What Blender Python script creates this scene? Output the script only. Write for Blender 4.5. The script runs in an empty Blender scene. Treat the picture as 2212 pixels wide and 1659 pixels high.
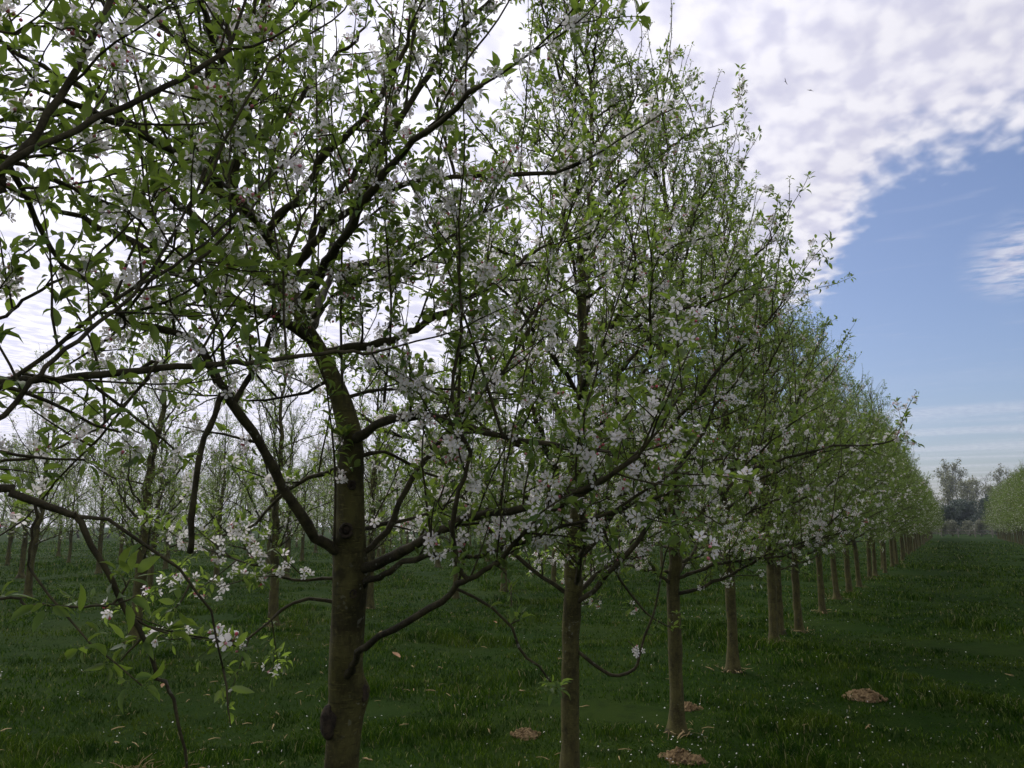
import bpy, math, mathutils, numpy as np
from math import radians as R_

S = bpy.context.scene
COL = S.collection

# ------------------------------------------------------------------ camera
F, CX, CY, H = 1681., 1106., 829.5, 1.6          # focal length and centre in a 2212 x 1659 frame, eye height
PITCH = math.atan((1135 - CY) / F)
YAW = math.radians(28.92)
cam = bpy.data.cameras.new('camera')
cam.sensor_width = 36.0
cam.lens = 36.0 * F / 2212.0
cam.clip_start, cam.clip_end = 0.05, 5000
camo = bpy.data.objects.new('camera', cam)
COL.objects.link(camo)
camo.location = (0, 0, H)
camo.rotation_euler = (math.pi / 2 + PITCH, 0, YAW)
S.camera = camo
FW = np.array([-math.sin(YAW) * math.cos(PITCH), math.cos(YAW) * math.cos(PITCH), math.sin(PITCH)])
RT = np.array([math.cos(YAW), math.sin(YAW), 0.])
UP = np.cross(RT, FW)
EYE = np.array([0, 0, H])


def at(x, y, z):
    """world point seen at (x, y) of the 2212 x 1659 frame, z metres in front of the camera"""
    return EYE + z * (FW + RT * (x - CX) / F - UP * (y - CY) / F)


# ------------------------------------------------------------------ light
SUN_EL, SUN_AZ = 44.0, -64.0                     # azimuth from +Y towards +X
sun_dir = np.array([math.sin(R_(SUN_AZ)) * math.cos(R_(SUN_EL)), math.cos(R_(SUN_AZ)) * math.cos(R_(SUN_EL)), math.sin(R_(SUN_EL))])
sl = bpy.data.lights.new('sun', 'SUN')
sl.energy, sl.angle, sl.color = 2.8, R_(40), (1, 0.95, 0.88)
so = bpy.data.objects.new('sun', sl)
COL.objects.link(so)
so.rotation_euler = (R_(90 - SUN_EL), 0, R_(180 - SUN_AZ))

W = bpy.data.worlds.new('World')
S.world = W
W.use_nodes = True
S.view_settings.view_transform = 'Standard'
S.view_settings.look = 'None'
S.view_settings.exposure = 0.0
S.view_settings.gamma = 1.0
S.view_settings.use_curve_mapping = False
S.cycles.max_bounces = 6
S.cycles.diffuse_bounces = 3
S.cycles.glossy_bounces = 2
S.cycles.transmission_bounces = 4
S.cycles.volume_bounces = 1
S.cycles.transparent_max_bounces = 4
S.cycles.caustics_reflective = S.cycles.caustics_refractive = False


class NT:
    """little helper to write node trees"""
    def __init__(s, tree):
        s.t = tree
        tree.nodes.clear()

    def n(s, kind, **kw):
        nd = s.t.nodes.new('ShaderNode' + kind)
        for k, v in kw.items():
            if k[0] == 'i' and k[1:].isdigit():
                s.put(nd.inputs[int(k[1:])], v)
            elif k.startswith('in_'):
                s.put(nd.inputs[k[3:].replace('_', ' ')], v)
            else:
                setattr(nd, k, v)
        return nd

    def put(s, sock, v):
        if hasattr(v, 'is_output') or hasattr(v, 'links'):
            s.t.links.new(v, sock)
        else:
            if hasattr(sock.default_value, '__len__') and isinstance(v, (tuple, list)) and len(sock.default_value) == 4 and len(v) == 3:
                v = (*v, 1)
            sock.default_value = v

    def m(s, op, a, b=0.0, c=0.0):
        return s.n('Math', operation=op, i0=a, i1=b, i2=c).outputs[0]

    def mix(s, f, a, b):
        nd = s.n('Mix', data_type='RGBA')
        s.put(nd.inputs[0], f)
        s.put(nd.inputs[6], a)
        s.put(nd.inputs[7], b)
        return nd.outputs[2]

    def ramp(s, v, a, b, c=0., d=1., smooth=True):
        nd = s.n('MapRange', interpolation_type='SMOOTHSTEP' if smooth else 'LINEAR')
        for i, q in enumerate((v, a, b, c, d)):
            s.put(nd.inputs[i], q)
        return nd.outputs[0]

    def noise(s, vec, scale, detail=3., rough=.5, dist=0.):
        nd = s.n('TexNoise', in_Scale=scale, in_Detail=detail, in_Roughness=rough, in_Distortion=dist)
        if vec is not None:
            s.put(nd.inputs['Vector'], vec)
        return nd.outputs[0]


def build_world():
    q = NT(W.node_tree)
    out = q.n('OutputWorld')
    d = q.n('TexCoord').outputs['Generated']
    sep = q.n('SeparateXYZ', i0=d)
    x, y, z = sep.outputs
    sky = q.n('TexSky', sky_type='NISHITA', sun_disc=False, sun_elevation=R_(SUN_EL), sun_rotation=R_(SUN_AZ),
              altitude=50, air_density=1.0, dust_density=2.0, ozone_density=1.5)
    zc = q.m('MAXIMUM', z, 0.03)
    u, v = q.m('DIVIDE', x, zc), q.m('DIVIDE', y, zc)      # position on the cloud deck, in units of its height
    p = q.n('CombineXYZ', i0=u, i1=v).outputs[0]
    # ripples of the mackerel deck
    mp = q.n('Mapping', i0=p)
    mp.inputs['Rotation'].default_value = (0, 0, R_(14))
    mp.inputs['Scale'].default_value = (1.0, .62, 1)
    rip = q.noise(mp.outputs[0], 13.5, 1.2, .45, .2)
    fine = q.noise(mp.outputs[0], 26., 2, .5, .3)
    big = q.noise(p, 1.3, 3, .5)
    rip = q.m('ADD', q.m('MULTIPLY', rip, .7), q.m('MULTIPLY', fine, .3))
    # front edge of the deck
    e1 = q.ramp(u, .02, -.55, 0, 1.45)
    e2 = q.ramp(u, -.5, -2.5, 0, 1.1)
    e0 = q.ramp(u, .05, .6, 0, -.25)
    edge = q.m('ADD', q.m('ADD', 2.33, e0), q.m('ADD', e1, e2))
    s_ = q.m('SUBTRACT', edge, v)                            # positive inside the deck
    s_ = q.m('ADD', s_, q.m('MULTIPLY', q.m('SUBTRACT', big, .5), .3))
    s_ = q.m('ADD', s_, q.m('MULTIPLY', q.m('SUBTRACT', rip, .5), .95))
    deck = q.ramp(s_, -.14, .34)
    # thin cirrus in the clear part
    mc = q.n('Mapping', i0=p)
    mc.inputs['Rotation'].default_value = (0, 0, R_(-22))
    mc.inputs['Scale'].default_value = (1.2, 3.0, 1)
    ci = q.ramp(q.noise(mc.outputs[0], 1.7, 5, .6, .5), .54, .8)
    du, dv = q.m('SUBTRACT', u, .34), q.m('MULTIPLY', q.m('SUBTRACT', v, 3.45), .35)
    blob = q.ramp(q.m('SQRT', q.m('ADD', q.m('MULTIPLY', du, du), q.m('MULTIPLY', dv, dv))), .26, .02)
    mk = q.n('Mapping', i0=p)
    mk.inputs['Rotation'].default_value = (0, 0, R_(-25))
    mk.inputs['Scale'].default_value = (1.5, 2.4, 1)
    pat = q.m('MULTIPLY', blob, q.ramp(q.noise(mk.outputs[0], 5.5, 4, .6, .3), .34, .62))
    low = q.m('MULTIPLY', q.ramp(v, 5.5, 7.6), q.ramp(q.noise(q.n('CombineXYZ', i0=q.m('MULTIPLY', u, .12), i1=q.m('MULTIPLY', v, .5)).outputs[0], 1.6, 3), .42, .62))
    cirrus = q.m('MAXIMUM', q.m('MAXIMUM', q.m('MULTIPLY', ci, .12), q.m('MULTIPLY', pat, .8)), q.m('MULTIPLY', low, .3))
    left = q.ramp(u, -1.1, -3.2)                             # cloud bank low on the left
    bank = q.m('MULTIPLY', left, q.ramp(v, 14.0, 2.0, .9, 1.))
    cov = q.m('MAXIMUM', q.m('MAXIMUM', deck, bank), cirrus)
    # the nearer the hidden sun the brighter the cloud
    dot = q.n('VectorMath', operation='DOT_PRODUCT', i0=d, i1=tuple(sun_dir)).outputs['Value']
    glow = q.ramp(dot, -.2, 1.0, 0, 1, False)
    glow = q.m('POWER', glow, 5.0)
    lum = q.m('ADD', CL_LO, q.m('MULTIPLY', glow, CL_HI))
    tex = q.ramp(rip, .34, .64, .86, 1.07)
    tex = q.m('MULTIPLY', tex, q.ramp(big, .32, .66, .96, 1.03))
    lum = q.m('MULTIPLY', lum, tex)
    ccol = q.mix(q.ramp(rip, .34, .62), (.90, .895, 1.11), (1.0, .985, 1.07))
    sc = q.n('VectorMath', operation='SCALE', i0=ccol)
    q.put(sc.inputs['Scale'], lum)
    ss = q.n('VectorMath', operation='SCALE', i0=sky.outputs[0])
    ss.inputs['Scale'].default_value = SKY_K
    tint = q.n('VectorMath', operation='MULTIPLY', i0=ss.outputs[0], i1=(.92, .94, 1.10))
    mixc = q.mix(cov, tint.outputs[0], sc.outputs[0])
    dn = q.n('VectorMath', operation='SCALE', i0=mixc)
    dn.inputs['Scale'].default_value = 10.0
    bg = q.n('Background', i0=dn.outputs[0], i1=0.1)
    q.t.links.new(bg.outputs[0], out.inputs[0])


CL_LO, CL_HI, SKY_K = .76, .60, .115
build_world()


# ------------------------------------------------------------------ materials
def material(name):
    m = bpy.data.materials.new(name)
    m.use_nodes = True
    return m, NT(m.node_tree)


def leaf_mat(name, a, b, tr, under, trans=.42):
    m, q = material(name)
    g = q.n('NewGeometry')
    oi = q.n('ObjectInfo')
    rnd = g.outputs['Random Per Island']
    col = q.mix(rnd, a, b)
    col = q.mix(q.m('MULTIPLY', oi.outputs['Random'], .3), col, tuple(.5 * (i + j) * k for i, j, k in zip(a, b, (1.25, 1.05, .8))))
    col = q.mix(g.outputs['Backfacing'], col, under)
    p = q.n('BsdfPrincipled', in_Base_Color=col, in_Roughness=.48)
    p.inputs['Specular IOR Level'].default_value = .32
    t = q.n('BsdfTranslucent', i0=q.mix(rnd, tr, tuple(c * .65 for c in tr)))
    mx = q.n('MixShader', i0=trans, i1=p.outputs[0], i2=t.outputs[0])
    q.t.links.new(mx.outputs[0], q.n('OutputMaterial').inputs[0])
    return m


def petal_mat(name, a, b, trans=.46):
    m, q = material(name)
    g = q.n('NewGeometry')
    col = q.mix(g.outputs['Random Per Island'], a, b)
    p = q.n('BsdfPrincipled', in_Base_Color=col, in_Roughness=.6)
    t = q.n('BsdfTranslucent', i0=col)
    mx = q.n('MixShader', i0=trans, i1=p.outputs[0], i2=t.outputs[0])
    q.t.links.new(mx.outputs[0], q.n('OutputMaterial').inputs[0])
    return m


def bark_mat(name, a, b, lichen, zs=.35, bump=.35, scale=14, lc=(.30, .31, .25), bands=0):
    m, q = material(name)
    tc = q.n('TexCoord').outputs['Object']
    mp = q.n('Mapping', i0=tc)
    mp.inputs['Scale'].default_value = (1, 1, zs)
    n1 = q.noise(mp.outputs[0], scale, 5, .6)
    n2 = q.noise(tc, 3.1, 3, .5)
    n3 = q.noise(mp.outputs[0], scale * 5, 3, .6)
    col = q.mix(q.ramp(n1, .36, .66), b, a)
    col = q.mix(q.ramp(n2, .5, .66, 0, .75), col, tuple(c * .42 for c in b))
    col = q.mix(q.ramp(n3, .45, .75, 0, .35), col, tuple(c * 1.6 for c in a))
    if bands:
        mb = q.n('Mapping', i0=tc)
        mb.inputs['Scale'].default_value = (1, 1, 5.5)
        nb = q.noise(mb.outputs[0], 16, 3, .6)
        col = q.mix(q.ramp(nb, .55, .68, 0, bands), col, tuple(c * .5 for c in b))
        col = q.mix(q.ramp(q.noise(mb.outputs[0], 34, 2, .5), .62, .7, 0, bands), col, tuple(c * 1.7 for c in a))
        col = q.mix(q.ramp(q.noise(tc, 5.5, 4, .6), .54, .66, 0, .8), col, tuple(c * .4 for c in b))
    if lichen:
        v = q.noise(tc, 34, 2, .5)
        col = q.mix(q.m('MULTIPLY', q.ramp(v, .64, .68), q.ramp(q.noise(tc, 2.3, 2), .48, .6, 0, lichen)), col, lc)
    h = q.m('ADD', q.m('MULTIPLY', n1, .7), q.m('MULTIPLY', n3, .3))
    bp = q.n('Bump', in_Strength=bump, in_Distance=.012, in_Height=h)
    p = q.n('BsdfPrincipled', in_Base_Color=col, in_Roughness=.85, in_Normal=bp.outputs[0])
    p.inputs['Specular IOR Level'].default_value = .2
    q.t.links.new(p.outputs[0], q.n('OutputMaterial').inputs[0])
    return m


def rough_mat(name, a, b, scale=20, bump=.6, island=False):
    m, q = material(name)
    tc = q.n('TexCoord').outputs['Object']
    f = q.ramp(q.noise(tc, scale, 5, .65), .35, .68)
    if island:
        f = q.m('MULTIPLY', q.m('ADD', f, q.n('NewGeometry').outputs['Random Per Island']), .5)
    bp = q.n('Bump', in_Strength=bump, in_Distance=.02, in_Height=q.noise(tc, scale * 3, 4, .6))
    p = q.n('BsdfPrincipled', in_Base_Color=q.mix(f, a, b), in_Roughness=.9, in_Normal=bp.outputs[0])
    p.inputs['Specular IOR Level'].default_value = .15
    q.t.links.new(p.outputs[0], q.n('OutputMaterial').inputs[0])
    return m


M_LEAF = leaf_mat('apple_leaf', (.048, .108, .020), (.092, .155, .034), (.27, .40, .05), (.10, .13, .07), .48)
M_YOUNG = leaf_mat('young_apple_leaf', (.08, .14, .03), (.125, .178, .05), (.33, .41, .08), (.14, .17, .09), .48)
M_PETAL = petal_mat('white_petal', (.85, .80, .80), (.87, .86, .85))
M_STAMEN = rough_mat('stamen', (.45, .40, .14), (.35, .36, .12), 60, .1)
M_BUD = petal_mat('pink_bud', (.55, .08, .12), (.72, .34, .38), .2)
M_TRUNK = bark_mat('mossy_apple_bark', (.088, .082, .026), (.045, .040, .015), .35, .45, 1.0, 17, bands=.6)
M_LIMB = bark_mat('apple_limb_bark', (.064, .056, .028), (.030, .026, .015), .5, 1., .6, 24)
M_FAR = bark_mat('distant_bark', (.060, .052, .044), (.036, .031, .027), 0, .4, .2, 2)
M_CANKER = bark_mat('canker_bark', (.060, .046, .03), (.02, .016, .012), 0, 1., .9, 30)


# ------------------------------------------------------------------ mesh making
def mesh(name, V, faces, mats, midx=None, smooth=True):
    """V (n,3); faces list of int arrays (k,m); midx list of material numbers, one per faces array"""
    me = bpy.data.meshes.new(name)
    V = np.asarray(V, np.float32)
    faces = [np.asarray(f, np.int32) for f in faces]
    keep = [i for i, f in enumerate(faces) if len(f)]
    fs = [faces[i] for i in keep]
    me.vertices.add(len(V))
    me.vertices.foreach_set('co', V.ravel())
    if fs:
        lo = np.concatenate([f.ravel() for f in fs])
        tot = np.concatenate([np.full(len(f), f.shape[1], np.int32) for f in fs])
        st = np.concatenate([[0], np.cumsum(tot)[:-1]]).astype(np.int32)
        me.loops.add(len(lo))
        me.loops.foreach_set('vertex_index', lo)
        me.polygons.add(len(tot))
        me.polygons.foreach_set('loop_start', st)
        me.polygons.foreach_set('loop_total', tot)
        if midx is not None:
            me.polygons.foreach_set('material_index', np.concatenate([np.full(len(faces[i]), midx[i], np.int32) for i in keep]))
        me.polygons.foreach_set('use_smooth', np.full(len(tot), smooth, bool))
    for m in mats:
        me.materials.append(m)
    me.update(calc_edges=True)
    return me


def tag(o, label=None, cat=None, group=None, kind=None):
    for k, v in (('label', label), ('category', cat), ('group', group), ('kind', kind)):
        if v:
            o[k] = v
    return o


def obj(name, me, parent=None):
    o = bpy.data.objects.new(name, me)
    COL.objects.link(o)
    if parent:
        o.parent = parent
    return o


def empty(name, loc=(0, 0, 0), rz=0., sc=1.):
    o = bpy.data.objects.new(name, None)
    COL.objects.link(o)
    o.location, o.rotation_euler, o.scale = loc, (0, 0, rz), (sc,) * 3
    o.empty_display_size = .2
    return o


def unit(v):
    v = np.asarray(v, float)
    return v / (np.linalg.norm(v, axis=-1, keepdims=True) + 1e-12)


def smooth_line(pts, n):
    """Catmull-Rom through pts, n samples"""
    P = np.asarray(pts, float)
    P = np.vstack([2 * P[0] - P[1], P, 2 * P[-1] - P[-2]])
    t = np.linspace(0, len(P) - 3 - 1e-6, n)
    i = t.astype(int)
    f = (t - i)[:, None]
    a, b, c, d = P[i], P[i + 1], P[i + 2], P[i + 3]
    return .5 * (2 * b + (c - a) * f + (2 * a - 5 * b + 4 * c - d) * f**2 + (3 * b - a - 3 * c + d) * f**3)


class Tubes:
    def __init__(s):
        s.V, s.Q, s.T, s.n = [], [], [], 0

    def add(s, pts, rad, sides, wob=None):
        pts = np.asarray(pts, float)
        n = len(pts)
        tan = unit(np.gradient(pts, axis=0))
        ref = np.array([.31, .95, .05]) if abs(tan[0][2]) > .8 else np.array([0, 0, 1.])
        a = unit(ref - (tan @ ref)[:, None] * tan)
        b = np.cross(tan, a)
        ang = np.arange(sides) * 2 * math.pi / sides
        rr = np.asarray(rad, float).reshape(-1, 1) * np.ones((n, sides))
        if wob is not None:
            rr = rr * wob(pts, ang)
        ring = pts[:, None] + rr[..., None] * (np.cos(ang)[None, :, None] * a[:, None] + np.sin(ang)[None, :, None] * b[:, None])
        s.V.append(ring.reshape(-1, 3))
        s.V.append(pts[-1:] + tan[-1:] * rad[-1] * .6)
        i = np.arange(n - 1)[:, None] * sides
        j = np.arange(sides)[None, :]
        k = (j + 1) % sides
        s.Q.append((np.stack([i + j, i + k, i + sides + k, i + sides + j], -1).reshape(-1, 4)) + s.n)
        e = (n - 1) * sides
        jj = np.arange(sides)
        s.T.append(np.stack([e + jj, e + (jj + 1) % sides, np.full(sides, n * sides)], -1) + s.n)
        s.n += n * sides + 1

    def mesh(s, name, mat):
        return mesh(name, np.concatenate(s.V), [np.concatenate(s.Q), np.concatenate(s.T)], [mat])


LEAF_V = np.array([(0, 0, 0), (-.17, .14, .06), (0, .16, .0), (.17, .14, .06), (-.26, .42, .08), (0, .44, -.02), (.26, .42, .08), (-.17, .74, .01), (0, .76, -.07), (.17, .74, .01), (0, 1, -.2),
                   (-.012, -.32, .0), (.012, -.32, .0), (-.012, 0, 0), (.012, 0, 0)])
LEAF_Q = np.array([(1, 2, 5, 4), (2, 3, 6, 5), (4, 5, 8, 7), (5, 6, 9, 8), (11, 12, 14, 13)])
LEAF_T = np.array([(0, 2, 1), (0, 3, 2), (7, 8, 10), (8, 9, 10)])


def stamp(TV, TQ, TT, pos, ydir, zdir, size, wid=None, zs=None, ys=None):
    """copies of a little template placed along arrays"""
    y = unit(ydir)
    z = unit(zdir - np.sum(zdir * y, 1, keepdims=True) * y)
    x = np.cross(y, z)
    k = len(pos)
    w = np.ones(k) if wid is None else wid
    V = pos[:, None] + size[:, None, None] * (TV[None, :, 0:1] * w[:, None, None] * x[:, None] + TV[None, :, 1:2] * y[:, None] * (1 if ys is None else ys[:, None, None]) + TV[None, :, 2:3] * z[:, None] * (1 if zs is None else zs[:, None, None]))
    off = (np.arange(k) * len(TV))[:, None, None]
    return V.reshape(-1, 3), (TQ[None] + off).reshape(-1, TQ.shape[1]) if TQ is not None else None, (TT[None] + off).reshape(-1, 3) if TT is not None else None


def petal_template():
    V, Q = [], []
    for k in range(5):
        a = k * 2 * math.pi / 5
        c, s = math.cos(a), math.sin(a)
        base = len(V)
        for (px, py, pz) in ((0, .10, .02), (.26, .48, .13), (.24, .86, .24), (0, 1.0, .27), (-.24, .86, .24), (-.26, .48, .13)):
            V.append((c * px - s * py, s * px + c * py, pz))
        Q += [(base, base + 1, base + 2, base + 3), (base, base + 3, base + 4, base + 5)]
    st = len(V)
    V += [(.16 * math.cos(i * 1.2566), .16 * math.sin(i * 1.2566), .24) for i in range(5)] + [(0, 0, .02)]
    T = [(st + i, st + (i + 1) % 5, st + 5) for i in range(5)]
    # flower looks along +Y, so turn its axis (z) to y
    V = np.array(V)[:, [0, 2, 1]] * np.array([1, 1, -1])
    return V, np.array(Q), np.array(T)


FLOW_V, FLOW_Q, FLOW_T = petal_template()
_r = [0, .75, 1., .6, 0]
_y = [0, .25, .55, .85, 1.05]
BUD_V = np.array([(0, -2.2, 0), ] + [(math.cos(a * 1.2566) * _r[i] * .42, _y[i], math.sin(a * 1.2566) * _r[i] * .42) for i in (1, 2, 3) for a in range(5)] + [(0, 1.05, 0), (.05, 0, .05), (-.05, 0, .02)])
BUD_Q = np.array([(1 + i * 5 + a, 1 + i * 5 + (a + 1) % 5, 6 + i * 5 + (a + 1) % 5, 6 + i * 5 + a) for i in (0, 1) for a in range(5)])
BUD_T = np.array([(11 + a, 11 + (a + 1) % 5, 16) for a in range(5)] + [(1 + (a + 1) % 5, 1 + a, 17) for a in range(5)] + [(0, 17, 18)])


class Plant:
    """wood, leaves and flowers of one orchard tree, in its own coordinates"""
    def __init__(s, seed, leafy=1., bloom=1., keep=None):
        s.g = np.random.default_rng(seed)
        s.leafy, s.bloom, s.keep = leafy, bloom, keep
        s.limbs, s.cur, s.prof = [], None, False
        s.trunk = Tubes()
        s.L = []      # leaves: pos, dir, normal, size, width, young
        s.B = []      # blossom clusters: pos, axis

    def rosette(s, p, ax, n, size, young=0):
        g = s.g
        if s.keep is not None and not s.keep(p):
            return
        for k in range(n):
            d = unit(.55 * ax + g.normal(0, .62, 3) + np.array([0, 0, .15]))
            nrm = unit(np.array([0, 0, .8]) + .55 * ax + g.normal(0, .38, 3))
            sz = size * g.uniform(.48, 1.2)
            s.L.append((*(p + d * sz * .32), *d, *nrm, sz, g.uniform(.58, 1.0), young))

    def shoot(s, p0, d0, length, r, bend, leaf, gap, flowers, young=0, sides=4, sub=0):
        """thin twig with leaf rosettes"""
        g = s.g
        n = max(4, int(length / .07) + 2)
        step = length / (n - 1)
        P, d = [p0], unit(d0)
        for i in range(n - 1):
            d = unit(d + bend * step * 2.2 + g.normal(0, .10, 3))
            P.append(P[-1] + d * step)
        P = np.array(P)
        if s.keep is not None and not (s.keep(P[-1]) and s.keep(P[len(P) // 2])):
            return None
        s.cur.add(P, np.linspace(r, r * .45, n), sides)
        k = int(length / gap) + 1
        for i in range(k):
            t = (i + .6 + g.uniform(-.3, .3)) / k
            j = min(int(t * (n - 1)), n - 2)
            f = t * (n - 1) - j
            q = P[j] * (1 - f) + P[j + 1] * f
            ax = unit(P[j + 1] - P[j])
            side = unit(np.cross(ax, g.normal(0, 1, 3)))
            sp = unit(ax * .55 + side + np.array([0, 0, .25]))
            if young:
                if g.random() < s.leafy * 1.25:
                    s.rosette(q, sp, 1 if g.random() < .55 else 2, leaf * (1.05 - .45 * t) * .9, 1)
            else:
                if g.random() < flowers * s.bloom:
                    s.B.append((*q, *sp))
                if g.random() < s.leafy:
                    s.rosette(q + sp * .012, sp, g.integers(3, 6), leaf, young)
        if g.random() < s.leafy * 1.3:
            s.rosette(P[-1], d, g.integers(3, 6), leaf * (.75 if young else 1.05), young)
        for _ in range(sub):
            j = g.integers(1, n)
            dd = unit(unit(P[min(j, n - 1)] - P[j - 1]) * .7 + g.normal(0, .6, 3) + np.array([0, 0, .2]))
            s.shoot(P[j], dd, length * g.uniform(.25, .55), r * .6, bend, leaf, gap, flowers, young, 3, 0)
        return P

    def dress(s, P, rad, start=.15, every=.12, slen=(.2, .52), leaf=.040, flowers=.22, water=.12, upb=.5, tip=(.25, .55)):
        """side shoots all along a limb"""
        g = s.g
        seg = np.linalg.norm(np.diff(P, axis=0), axis=1)
        cum = np.concatenate([[0], np.cumsum(seg)])
        tot = cum[-1]
        x = tot * start
        while x < tot:
            j = min(np.searchsorted(cum, x) - 1, len(P) - 2)
            j = max(j, 0)
            f = (x - cum[j]) / seg[j]
            q = P[j] * (1 - f) + P[j + 1] * f
            ax = unit(P[j + 1] - P[j])
            lat = unit(np.cross(ax, g.normal(0, 1, 3)))
            r = rad[j]
            taper = 1 - .45 * x / tot
            if g.random() < water:
                d = unit(np.array([0, 0, 1.]) + g.normal(0, .22, 3) + .25 * ax)
                s.shoot(q, d, g.uniform(.45, 1.05), .0042, np.array([0, 0, .25]), leaf * .85, .038, .04, 1, 4, 0)
            else:
                d = unit(.55 * ax + lat * .8 + np.array([0, 0, upb * g.uniform(.0, 1.)]))
                s.shoot(q, d, g.uniform(*slen) * taper, min(.0055, max(.003, r * .5)), np.array([0, 0, .25]), leaf, .054, flowers, 0, 4, g.integers(0, 3))
            if g.random() < .8:
                sp = unit(lat + .3 * ax + np.array([0, 0, .4]))
                if g.random() < flowers * 1.3 * s.bloom:
                    s.B.append((*(q + sp * r), *sp))
                if g.random() < s.leafy:
                    s.rosette(q + sp * r, sp, g.integers(2, 5), leaf)
            x += every * g.uniform(.6, 1.4)
        ax = unit(P[-1] - P[-2])
        for _ in range(2):
            s.shoot(P[-1], unit(ax + g.normal(0, .35, 3) + np.array([0, 0, .2])), g.uniform(*tip), max(.003, rad[-1] * .7), np.array([0, 0, .3]), leaf, .06, flowers, 0, 4, 1)

    def limb(s, P, rad, sides=7, **kw):
        s.cur = Tubes()
        s.limbs.append(s.cur)
        s.cur.add(P, rad, sides)
        if kw.pop('bare', False):
            return
        s.dress(P, rad, **kw)

    def scaffold(s, p0, az, el, length, r0, **kw):
        g = s.g
        n = 9
        P, d = [np.array(p0, float)], np.array([math.sin(az) * math.cos(el), math.cos(az) * math.cos(el), math.sin(el)])
        cur = g.uniform(-.05, .30)
        for i in range(n - 1):
            d = unit(d + np.array([0, 0, cur * .22]) + g.normal(0, .13, 3))
            P.append(P[-1] + d * length / (n - 1))
        P = smooth_line(P, 22)
        if s.prof:
            out = np.hypot(P[:, 0], P[:, 1]) > np.interp(P[:, 2], PROF_H, PROF_R) + .12
            out[:6] = False
            if out.any():
                P = smooth_line(P[:max(6, int(np.argmax(out)))], 22)
        P[1:] += g.normal(0, .006, (21, 3))
        s.limb(P, r0 * np.linspace(1, .30, 22) * g.uniform(.88, 1.16, 22), **kw)

    # ---- finished meshes
    def leaves_mesh(s, name):
        A = np.array(s.L)
        V, Q, T = stamp(LEAF_V, LEAF_Q, LEAF_T, A[:, 0:3], A[:, 3:6], A[:, 6:9], A[:, 9], A[:, 10], s.g.uniform(.2, 2.3, len(A)))
        yq, yt = np.repeat(A[:, 11] > 0, len(LEAF_Q)), np.repeat(A[:, 11] > 0, len(LEAF_T))
        return mesh(name, V, [Q[~yq], T[~yt], Q[yq], T[yt]], [M_LEAF, M_YOUNG], [0, 0, 1, 1])

    def blossom_mesh(s, name):
        g = s.g
        B = np.array(s.B)
        if s.keep is clear_of_eye:
            B = B[np.linalg.norm(B[:, :3] - EYE, axis=1) > 1.95]
        k = g.integers(3, 8, len(B))
        P, A = np.repeat(B[:, :3], k, 0), np.repeat(B[:, 3:], k, 0)
        d = unit(A + g.normal(0, .62, A.shape))
        rad = g.uniform(.0145, .0205, len(P))
        V1, Q1, T1 = stamp(FLOW_V, FLOW_Q, FLOW_T, P + d * g.uniform(.022, .045, (len(P), 1)), d, g.normal(0, 1, P.shape), rad, None, None, g.uniform(.7, 2.4, len(P)))
        sel = g.random(len(B)) < .45
        kb = np.where(sel, g.integers(1, 5, len(B)), 0)
        P2, A2 = np.repeat(B[:, :3], kb, 0), np.repeat(B[:, 3:], kb, 0)
        d2 = unit(A2 + g.normal(0, .5, A2.shape))
        V2, Q2, T2 = stamp(BUD_V, BUD_Q, BUD_T, P2 + d2 * .032, d2, g.normal(0, 1, P2.shape), g.uniform(.009, .013, len(P2)))
        o = len(V1)
        return mesh(name, np.vstack([V1, V2]), [Q1, T1, Q2 + o, T2 + o], [M_PETAL, M_STAMEN, M_BUD], [0, 1, 2, 2])

    def branches_mesh(s, name):
        t = Tubes()
        off = 0
        for l in s.limbs:
            t.V += l.V
            t.Q += [q + off for q in l.Q]
            t.T += [q + off for q in l.T]
            off += l.n
        return t.mesh(name, M_LIMB)


PROF_H = [.8, 1.2, 1.6, 2.1, 2.6, 3.6, 4.6, 5.4, 6.2]
PROF_R = [1.1, 1.75, 1.95, 1.95, 1.78, 1.3, .86, .52, .25]


def trunk_wob(g, knots=5, zmax=2.2, flare=True):
    kz, ka, ks = g.uniform(.1, zmax, knots), g.uniform(0, 6.28, knots), g.uniform(.10, .28, knots)
    ph = g.uniform(0, 6.28, 4)

    def f(P, ang):
        z = P[:, 2:3]
        w = 1 + .05 * np.sin(2 * ang[None] + ph[0] + z * 1.3) + .035 * np.sin(3 * ang[None] + ph[1] - z * 2.1) + .03 * np.sin(z * 9 + ph[2])
        for a, b, c in zip(kz, ka, ks):
            da = np.angle(np.exp(1j * (ang[None] - b)))
            w = w + c * np.exp(-(da / .5)**2 - ((z - a) / .07)**2)
        if flare:
            w = w + .75 * np.exp(-np.maximum(z, 0) / .08) * (1 + .45 * np.sin(5 * ang[None] + ph[3]))
        return w
    return f


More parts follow.
